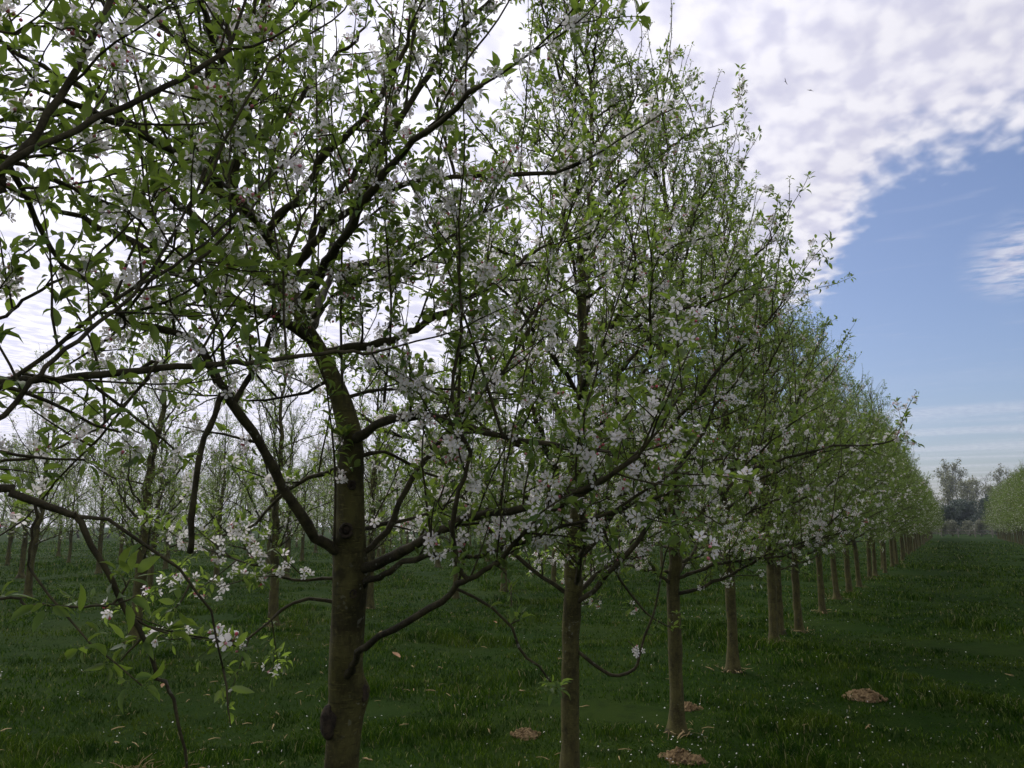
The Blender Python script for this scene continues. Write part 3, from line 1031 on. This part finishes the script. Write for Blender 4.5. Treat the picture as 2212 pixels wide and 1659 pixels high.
    return finish(p, (-2.15, 2.45, 0), 'large apple tree in the foreground, thick mossy trunk with dark cankers', burrs)


def left_tree():
    """trunk just outside the frame, limbs reaching in from the left"""
    p = Plant(202, .66, 1.0, clear_of_eye)
    g = p.g
    n = 60
    z = np.linspace(-.06, 5.6, n)
    ax = np.column_stack([-2.2 + .03 * np.sin(z * 1.3), .05 + .04 * np.sin(z * .9 + 1), z])
    rad = .075 * np.clip(1 - z / 5.9, .02, 1)**.85 + .006
    p.trunk.add(ax, rad, 18, trunk_wob(g))
    K = dict(every=.12, flowers=.18, leaf=.046, start=.12)

    def L(pts, w0, w1, h=None, **kw):
        q = [at(*a) for a in pts]
        if h is not None:
            root = ax[np.argmin(abs(z - h))]
            q = [root, root * .5 + q[0] * .5 + np.array([0, 0, .04])] + q
        ln = sum(np.linalg.norm(np.subtract(a, b)) for a, b in zip(q, q[1:]))
        q = smooth_line(q, max(8, int(ln / .05)))
        q[1:-1] += g.normal(0, .0025, q[1:-1].shape)
        r0, r1 = w0 / 2 / F * pts[0][2], w1 / 2 / F * pts[-1][2]
        p.limb(q, np.linspace(r0 * (1.25 if h else 1), r1, len(q)), 9, **{**K, **kw})
    L([(-40, 834, 1.75), (80, 822, 1.82), (219, 810, 1.92), (388, 794, 2.02), (500, 783, 2.1), (582, 778, 2.16), (716, 760, 2.26), (803, 763, 2.32)], 20, 7, 1.5, every=.2, start=.3, leaf=.04)
    L([(-60, 925, 1.5), (60, 830, 1.54), (140, 755, 1.58), (240, 675, 1.64), (330, 600, 1.7), (420, 545, 1.76), (500, 470, 1.85)], 12, 5, 1.4, every=.14)
    L([(-30, 860, 1.62), (100, 762, 1.66), (230, 660, 1.72), (330, 585, 1.78), (353, 540, 1.8), (402, 452, 1.85), (425, 415, 1.88)], 11, 5, None)
    L([(300, 800, 1.98), (340, 776, 1.98), (300, 840, 1.96), (200, 960, 1.94), (120, 1040, 1.92)], 9, 4, None, start=.5)
    # upper fan at the left edge
    L([(-40, 410, 1.7), (0, 370, 1.72), (40, 335, 1.75), (78, 285, 1.78), (159, 159, 1.86), (212, 60, 1.92), (250, -20, 1.98), (300, -120, 2.1)], 19, 11, 2.2, every=.16, start=.3)
    L([(-30, 385, 1.7), (35, 345, 1.72), (120, 300, 1.76), (210, 255, 1.82), (320, 205, 1.9), (400, 165, 1.96), (495, 107, 2.03)], 16, 11, None, every=.15, start=.2)
    L([(-20, 330, 1.85), (35, 353, 1.86), (100, 382, 1.9), (176, 416, 1.95), (282, 459, 2.02), (325, 501, 2.06), (400, 560, 2.1)], 11, 5, 2.3)
    L([(20, 360, 1.9), (49, 406, 1.95), (70, 459, 2.0), (110, 530, 2.05), (152, 585, 2.1), (230, 640, 2.15), (270, 690, 2.2)], 14, 8, None)
    L([(-30, 66, 1.7), (60, 58, 1.75), (140, 62, 1.8), (200, 72, 1.85)], 6, 4, 2.6, start=.3)
    L([(406, 585, 1.95), (459, 536, 2.0), (529, 469, 2.05), (571, 413, 2.1)], 8, 4, None)
    L([(495, 107, 2.03), (496, 60, 2.05), (460, -20, 2.1), (470, -80, 2.1)], 9, 5, None)
    L([(-50, 260, 2.0), (60, 235, 2.05), (200, 250, 2.15), (330, 270, 2.25), (480, 262, 2.35)], 10, 4, 2.4)
    L([(-60, 700, 2.0), (60, 640, 2.1), (200, 560, 2.2), (330, 430, 2.35)], 9, 4, 1.9)
    L([(-60, 1010, 1.9), (80, 985, 2.0), (200, 930, 2.1), (260, 880, 2.2)], 8, 4, 1.3)
    # lower drooping limb
    L([(-40, 1060, 1.5), (35, 1074, 1.52), (100, 1092, 1.54), (150, 1108, 1.56), (169, 1116, 1.57), (200, 1180, 1.58), (247, 1272, 1.6), (272, 1321, 1.61), (317, 1392, 1.62), (339, 1459, 1.63), (367, 1494, 1.64), (385, 1560, 1.64), (405, 1670, 1.65)], 17, 6, 1.25, start=.45, every=.17, slen=(.06, .16), water=0, flowers=.04, tip=(.06, .16))
    L([(169, 1116, 1.57), (240, 1130, 1.6), (300, 1165, 1.63), (360, 1205, 1.66), (410, 1260, 1.68), (450, 1310, 1.7), (465, 1370, 1.7), (482, 1445, 1.7)], 9, 4, None, start=.3, every=.12, slen=(.05, .12), water=0, flowers=.09, tip=(.05, .12))
    L([(-40, 1300, 1.5), (60, 1307, 1.52), (180, 1311, 1.54), (240, 1310, 1.55), (290, 1290, 1.56)], 6, 4, 1.1, start=.55, every=.1, slen=(.05, .12), water=0, tip=(.05, .12))
    L([(275, 1330, 1.6), (330, 1350, 1.65), (400, 1370, 1.7), (460, 1380, 1.75)], 5, 3, None, start=.3, every=.2, slen=(.04, .09), water=0, flowers=.05, tip=(.04, .09))
    L([(75, 1085, 1.53), (72, 1150, 1.53), (62, 1200, 1.53), (65, 1230, 1.53)], 7, 4, None, start=.3, slen=(.05, .15), water=0)
    for i in range(11):
        h = 2.2 + i * .29
        az = R_(-60 + (i * 137) % 240)
        reach = np.interp(h + .5, PROF_H, PROF_R) * g.uniform(.7, .95)
        p.scaffold(ax[np.argmin(abs(z - h))], az, R_(g.uniform(15, 45)), reach * .9, .012 + .006 * reach, every=.12, flowers=.15, water=.15)
    return finish(p, (-2.2, .05, 0), 'apple tree outside the frame, its long leafy limbs reaching in at the left edge')


hero_tree()
left_tree()

# ------------------------------------------------------------------ the orchard rows
KITS = [make_kit(11, .95, 1.25, 5.5), make_kit(12, .95, 1.1, 5.6), make_kit(13, .95, .9, 5.7), make_kit(14, 1.05, .45, 5.5), make_kit(15, 1.1, .26, 5.7)]
THIN = [make_kit(21, .75, .55, 5.5, 30, .2, .09, .085), make_kit(22, .6, .35, 5.2, 26, .2, .095, .075)]
g = np.random.default_rng(3)
ORD = ['first', 'second', 'third', 'fourth', 'fifth', 'sixth', 'seventh', 'eighth', 'ninth', 'tenth', 'eleventh', 'twelfth', 'thirteenth', 'fourteenth']
G1 = 'apple trees of the nearest row'
LAB1 = {1: 'white flowering apple tree, slim trunk cut by the bottom edge right of the thick trunk',
        2: 'white flowering apple tree whose trunk foot stands between two molehills',
        3: 'apple tree with spreading roots, its foot level with the bare soil behind the third trunk'}
for i, (x, y) in enumerate(ROW1):
    if i == 0:
        continue
    kit = KITS[i - 1] if i < 3 else KITS[[2, 3, 4, 2, 3, 4, 1][(i * 5) % 7]] if i < 8 else KITS[[3, 4, 2, 4, 3][(i * 3) % 5]]
    if i in LAB1:
        lab = LAB1[i]
    elif i < 14:
        lab = '%s apple tree along the near row, counted from the thick foreground trunk' % ORD[i]
    else:
        lab = 'distant apple tree of the near row, its crown merged into the hedge-like far end'
    plant_tree(kit, (x, y, float(gz(x, y)) - .02), g.uniform(0, 6.28), g.uniform(.93, 1.06), lab, G1, i < 6)
# two long drooping shoots of the second tree
t2_ = [o for o in COL.objects if o.get('label') == LAB1[1]][0]
pl = Plant(909, .4, .3)
for pts, w in (([(1245, 1405, 4.78), (1261, 1417, 4.72), (1291, 1441, 4.7), (1329, 1460, 4.68), (1371, 1445, 4.66), (1382, 1413, 4.66), (1392, 1375, 4.66), (1414, 1320, 4.66), (1428, 1244, 4.66), (1442, 1183, 4.66), (1472, 1143, 4.66)], 9),
               ([(1240, 1120, 4.85), (1290, 1130, 4.8), (1315, 1173, 4.78), (1331, 1238, 4.76), (1382, 1308, 4.75), (1406, 1332, 4.75), (1442, 1353, 4.75)], 8)):
    q_ = px_line(pts)
    pl.limb(q_, np.linspace(w / 2 / F * 4.75, .004, len(q_)), 6, start=.4, every=.16, slen=(.05, .14), water=0, upb=0, tip=(.05, .12))
Mi = (mathutils.Matrix.Translation(t2_.location) @ t2_.rotation_euler.to_matrix().to_4x4() @ mathutils.Matrix.Scale(t2_.scale[0], 4)).inverted()
for n_, me in [('limb', l.mesh('limb', M_LIMB)) for l in pl.limbs] + [('leaves', pl.leaves_mesh('leaves')), ('blossom', pl.blossom_mesh('blossom'))]:
    o = obj(n_, me, t2_)
    o.matrix_parent_inverse = Mi
t_ = plant_tree(THIN[1], (-2.35, 12.45, 0), 1., .8, 'thin apple sapling with its trunk close against the sixth trunk of the near row', G1)
for y in (-2.3, -4.6):  # two unseen trees added behind the camera for the shade they cast
    plant_tree(KITS[2], (-2.15, y, 0), y, 1., 'unseen apple tree of the near row, added behind the camera for its shade', G1)
y = -2.
while y < 118:  # nearer trees of this row are out of view, included for their shade
    lab = 'apple tree of the right-hand row across the grass lane, one in a hedge-like line'
    plant_tree(KITS[[2, 3, 4][int(y * 7) % 3]], (5.3 + g.normal(0, .06), y, float(gz(5.3, y)) - .02), g.uniform(0, 6.28), g.uniform(.97, 1.06), lab, 'apple trees of the right-hand row')
    y += 2.45
G2 = 'apple trees of the row behind the nearest'
for i in range(22):
    if i < 3:
        x, y = ROW2[i]
    else:
        x, y = -10. + g.normal(0, .1), 12.6 + (i - 2) * 2.5
    lab = ('apple tree behind at left whose trunk has a swollen burr at knee height', 'apple tree of the second row, trunk just left of the thick foreground trunk',
           'apple tree of the second row, trunk foot just right of the thick foreground trunk')[i] if i < 3 else 'apple tree farther along the second row, seen between the trunks of the near row'
    plant_tree(THIN[i % 2] if i < 3 else THIN[i % 2] if i % 3 else KITS[3], (x, y, float(gz(x, y)) - .02), g.uniform(0, 6.28), g.uniform(.9, 1.02), lab, G2)
for k, X in enumerate((-17.8, -25.6, -33.4, -41.2)):
    y = 8. + k * 4
    while y < 46 + k * 6:
        plant_tree(THIN[int(y * 3 + k) % 2], (X + g.normal(0, .12), y + g.normal(0, .15), 0), g.uniform(0, 6.28), g.uniform(.85, 1.), 'thin sparsely leaved apple tree in the rows far behind at left', 'apple trees of the far rows at left')
        y += 2.5


# ------------------------------------------------------------------ beyond the orchard
def far_leaf(name, a, b):
    return leaf_mat(name, a, b, tuple(c * 1.3 for c in b), b, .3)


M_WILLOW = far_leaf('willow_leaf', (.15, .17, .08), (.19, .20, .11))
M_DARK = far_leaf('ivy_leaf', (.040, .060, .045), (.055, .078, .055))
M_HAW = far_leaf('hawthorn_leaf', (.10, .13, .06), (.18, .19, .13))
LQ_V = np.array([(-.5, 0, 0), (.5, 0, 0), (.4, 1, .1), (-.4, 1, .1)])
LQ_Q = np.array([(0, 1, 2, 3)])


def far_plant(seed, h, nl, leaf, nleaf, lsize, mat, spread=.28, first=.25, multi=1):
    g = np.random.default_rng(seed)
    tr, br, pts = Tubes(), Tubes(), []
    for m in range(multi):
        n = 12
        z = np.linspace(-.3, h * .93, n)
        lean = np.cumsum(g.normal(0, .012 * h, (n, 2)), 0) + np.outer(np.linspace(0, 1, n), g.normal(0, .10 * h, 2) if multi > 1 else (0, 0))
        ax = np.column_stack([lean, z])
        rad = h * .012 * np.clip(1 - z / h, .05, 1) + .02
        tr.add(ax, rad, 6)
        for i in range(nl):
            t = first + (1 - first) * (i + g.random()) / nl
            q = np.array([np.interp(t * h * .93, z, ax[:, k]) for k in range(3)])
            az, el = g.uniform(0, 6.28), R_(g.uniform(30, 70))
            ln = h * spread * (1.15 - .75 * t) * g.uniform(.6, 1.1)
            d = np.array([math.cos(az) * math.cos(el), math.sin(az) * math.cos(el), math.sin(el)])
            P = [q]
            for s_ in range(5):
                d = unit(d + g.normal(0, .16, 3) + np.array([0, 0, .07]))
                P.append(P[-1] + d * ln / 5)
            P = np.array(P)
            br.add(P, np.linspace(.035, .014, 6) * h / 18, 4)
            for k in range(7):
                b = P[g.integers(1, 6)]
                dd = unit(d + g.normal(0, .55, 3))
                e = b + dd * ln * g.uniform(.2, .5)
                br.add([b, (b + e) / 2 + g.normal(0, .05, 3), e], np.array([.016, .012, .008]) * h / 18, 3)
                for w in range(4):
                    f = b + (e - b) * g.uniform(.3, 1)
                    e2 = f + unit(dd + g.normal(0, .6, 3)) * ln * .22
                    br.add([f, e2], np.array([.010, .006]) * h / 18, 3)
                    pts.append(f * .4 + e2 * .6)
                pts.append(e)
    pts = np.array(pts)
    out = dict(trunk=tr.mesh('trunk', M_FAR), branches=br.mesh('branches', M_FAR))
    if nleaf:
        P = pts[g.integers(0, len(pts), nleaf)] + g.normal(0, h * leaf, (nleaf, 3))
        P[:, 2] = np.maximum(P[:, 2], .1)
        V, Q, _ = stamp(LQ_V, LQ_Q, None, P, g.normal(0, 1, (nleaf, 3)), g.normal(0, 1, (nleaf, 3)), lsize * g.uniform(.6, 1.3, nleaf))
        out['crown'] = mesh('crown', V, [Q], [mat], smooth=False)
    return out


def put_far(name, kit, x, y, sc, label, cat, group):
    t = tag(empty(name, (x, y, 0), g.uniform(0, 6.28), sc), label, cat, group)
    for k in ('trunk', 'branches', 'crown'):
        if k in kit:
            obj(k, kit[k], t)
    return t


BARE = [far_plant(301, 19, 26, .02, 700, .28, M_WILLOW, .30, .45), far_plant(302, 17, 24, .02, 0, .2, M_WILLOW, .34, .4)]
WILL = [far_plant(303, 16, 22, .025, 1500, .30, M_WILLOW, .30, .2, 2), far_plant(304, 14, 20, .03, 1900, .30, M_WILLOW, .34, .15, 2)]
BUSH = [far_plant(305, 7., 22, .05, 5000, .34, M_DARK, .5, .02, 3)]
HAW = [far_plant(306, 2.0, 14, .06, 2600, .13, M_HAW, .6, .05, 3)]
for i in range(13):
    Y = 250 + g.uniform(-18, 25)
    put_far('poplar', BARE[i % 2], -8 + i * 3.2 + g.normal(0, .8), Y, g.uniform(.82, 1.05), 'tall half bare hazy tree on the skyline at the end of the grass lane', 'tree', 'tall trees of the far wood')
for i in range(11):
    put_far('willow', WILL[i % 2], -7 + i * 3.4 + g.normal(0, .8), 215 + g.uniform(-12, 15), g.uniform(.62, .85), 'hazy leafing willow in the wood beyond the end of the grass lane', 'tree', 'willows of the far wood')
for i in range(12):
    put_far('ivy_bush', BUSH[0], -9 + i * 2.6 + g.normal(0, .7), 170 + g.uniform(-8, 10), g.uniform(.6, .95), 'dark bushy tree low in the gap at the end of the grass lane', 'bush', 'dark bushes of the far wood')
for i in range(11):
    put_far('hawthorn_shrub', HAW[0], -6 + i * 1.7 + g.normal(0, .3), 136 + g.uniform(-2, 3), g.uniform(.7, 1.), 'low pale shrub behind the fence at the end of the grass lane', 'shrub', 'pale shrubs at the lane end')
for i in range(84):                                    # wood behind the left rows
    a = R_(-68 + i * .75)
    d = g.uniform(95, 135)
    kit = BARE[i % 2]
    put_far('woodland_tree', kit, d * math.sin(a), d * math.cos(a), g.uniform(.5, .72), 'bare woodland tree on the horizon behind the orchard rows at left', 'tree', 'bare trees on the left horizon')

# fence at the end of the lane
fe = tag(empty('wire_fence', (0, 124, 0)), 'low post and rail fence across the far end of the grass lane', 'fence')
M_POST = bark_mat('weathered_post', (.22, .20, .17), (.13, .115, .10), 0, .3, .3, 9)
t = Tubes()
t.add([(0, 0, -.3), (0, 0, .5), (0, 0, 1.15)], [.06, .06, .055], 8)
pm = t.mesh('post', M_POST)
for i in range(9):
    o = obj('post', pm, fe)
    o.location = (-5 + i * 2., 0, 0)
for h in (.55, .95):
    t = Tubes()
    t.add([(-5.5, -.07, h), (3, -.07, h - .02), (11.5, -.07, h)], [.03, .03, .03], 6)
    obj('rail', t.mesh('rail', M_POST), fe)

# birds
M_BIRD = rough_mat('dark_feathers', (.025, .024, .028), (.04, .038, .04), 20, .2)


def bird(loc, rot, flap, label):
    b = tag(empty('bird', loc), label, 'bird', 'small dark birds in the sky')
    b.rotation_euler = rot
    t = Tubes()
    t.add([(0, y, z) for y, z in ((-.07, 0), (-.045, .002), (0, .004), (.04, .006), (.055, .008), (.07, .006), (.082, .004))], [.004, .013, .018, .014, .012, .009, .002], 8)
    obj('body', t.mesh('body', M_BIRD), b)
    for s_ in (1, -1):
        V = np.array([(.012, .03, .006), (.07, .045, .02), (.15, .01, .02 * flap), (.20, -.045, .05 * flap), (.13, -.02, .02 * flap), (.06, -.012, .012), (.012, -.02, .004)])
        V = V * (s_, 1, 1)
        V = np.vstack([V, V - (0, 0, .004)])
        n = 7
        top, bot = list(range(n)), list(range(2 * n - 1, n - 1, -1))
        side = [(i, (i + 1) % n, n + (i + 1) % n, n + i) for i in range(n)]
        obj('wing', mesh('wing', V, [np.array([top]), np.array([bot]), np.array(side)], [M_BIRD], smooth=False), b)
    V = np.array([(-.008, -.06, .002), (.008, -.06, .002), (.026, -.125, 0), (0, -.10, 0), (-.026, -.125, 0)])
    V = np.vstack([V, V - (0, 0, .003)])
    obj('tail', mesh('tail', V, [np.array([[0, 1, 2, 3, 4]]), np.array([[9, 8, 7, 6, 5]]), np.array([(i, (i + 1) % 5, 5 + (i + 1) % 5, 5 + i) for i in range(5)])], [M_BIRD], smooth=False), b)


bird(at(1697, 177, 38.), (R_(40), R_(75), R_(20)), 1.2, 'dark bird banking on edge, left of the two in the cloudy sky')
bird(at(1750, 195, 42.), (R_(5), R_(8), R_(35)), -.6, 'dark bird with wings level, right of the two in the cloudy sky')
HAZE = True
if HAZE:
    B = np.array([(sx * 650, sy * 650, 30. if sz > 0 else -1.5) for sx in (-1, 1) for sy in (-1, 1) for sz in (-1, 1)])
    m, q = material('pale_haze')
    pv = q.n('VolumePrincipled', in_Color=(.78, .89, 1.0), in_Density=.0003, in_Anisotropy=.0)
    q.t.links.new(pv.outputs[0], q.n('OutputMaterial').inputs['Volume'])
    o = obj('haze', mesh('haze', B, [np.array([(0, 1, 3, 2), (4, 6, 7, 5), (0, 4, 5, 1), (2, 3, 7, 6), (0, 2, 6, 4), (1, 5, 7, 3)])], [m], smooth=False))
    tag(o, 'thin bluish morning haze over the orchard and the far wood', 'haze', kind='stuff')
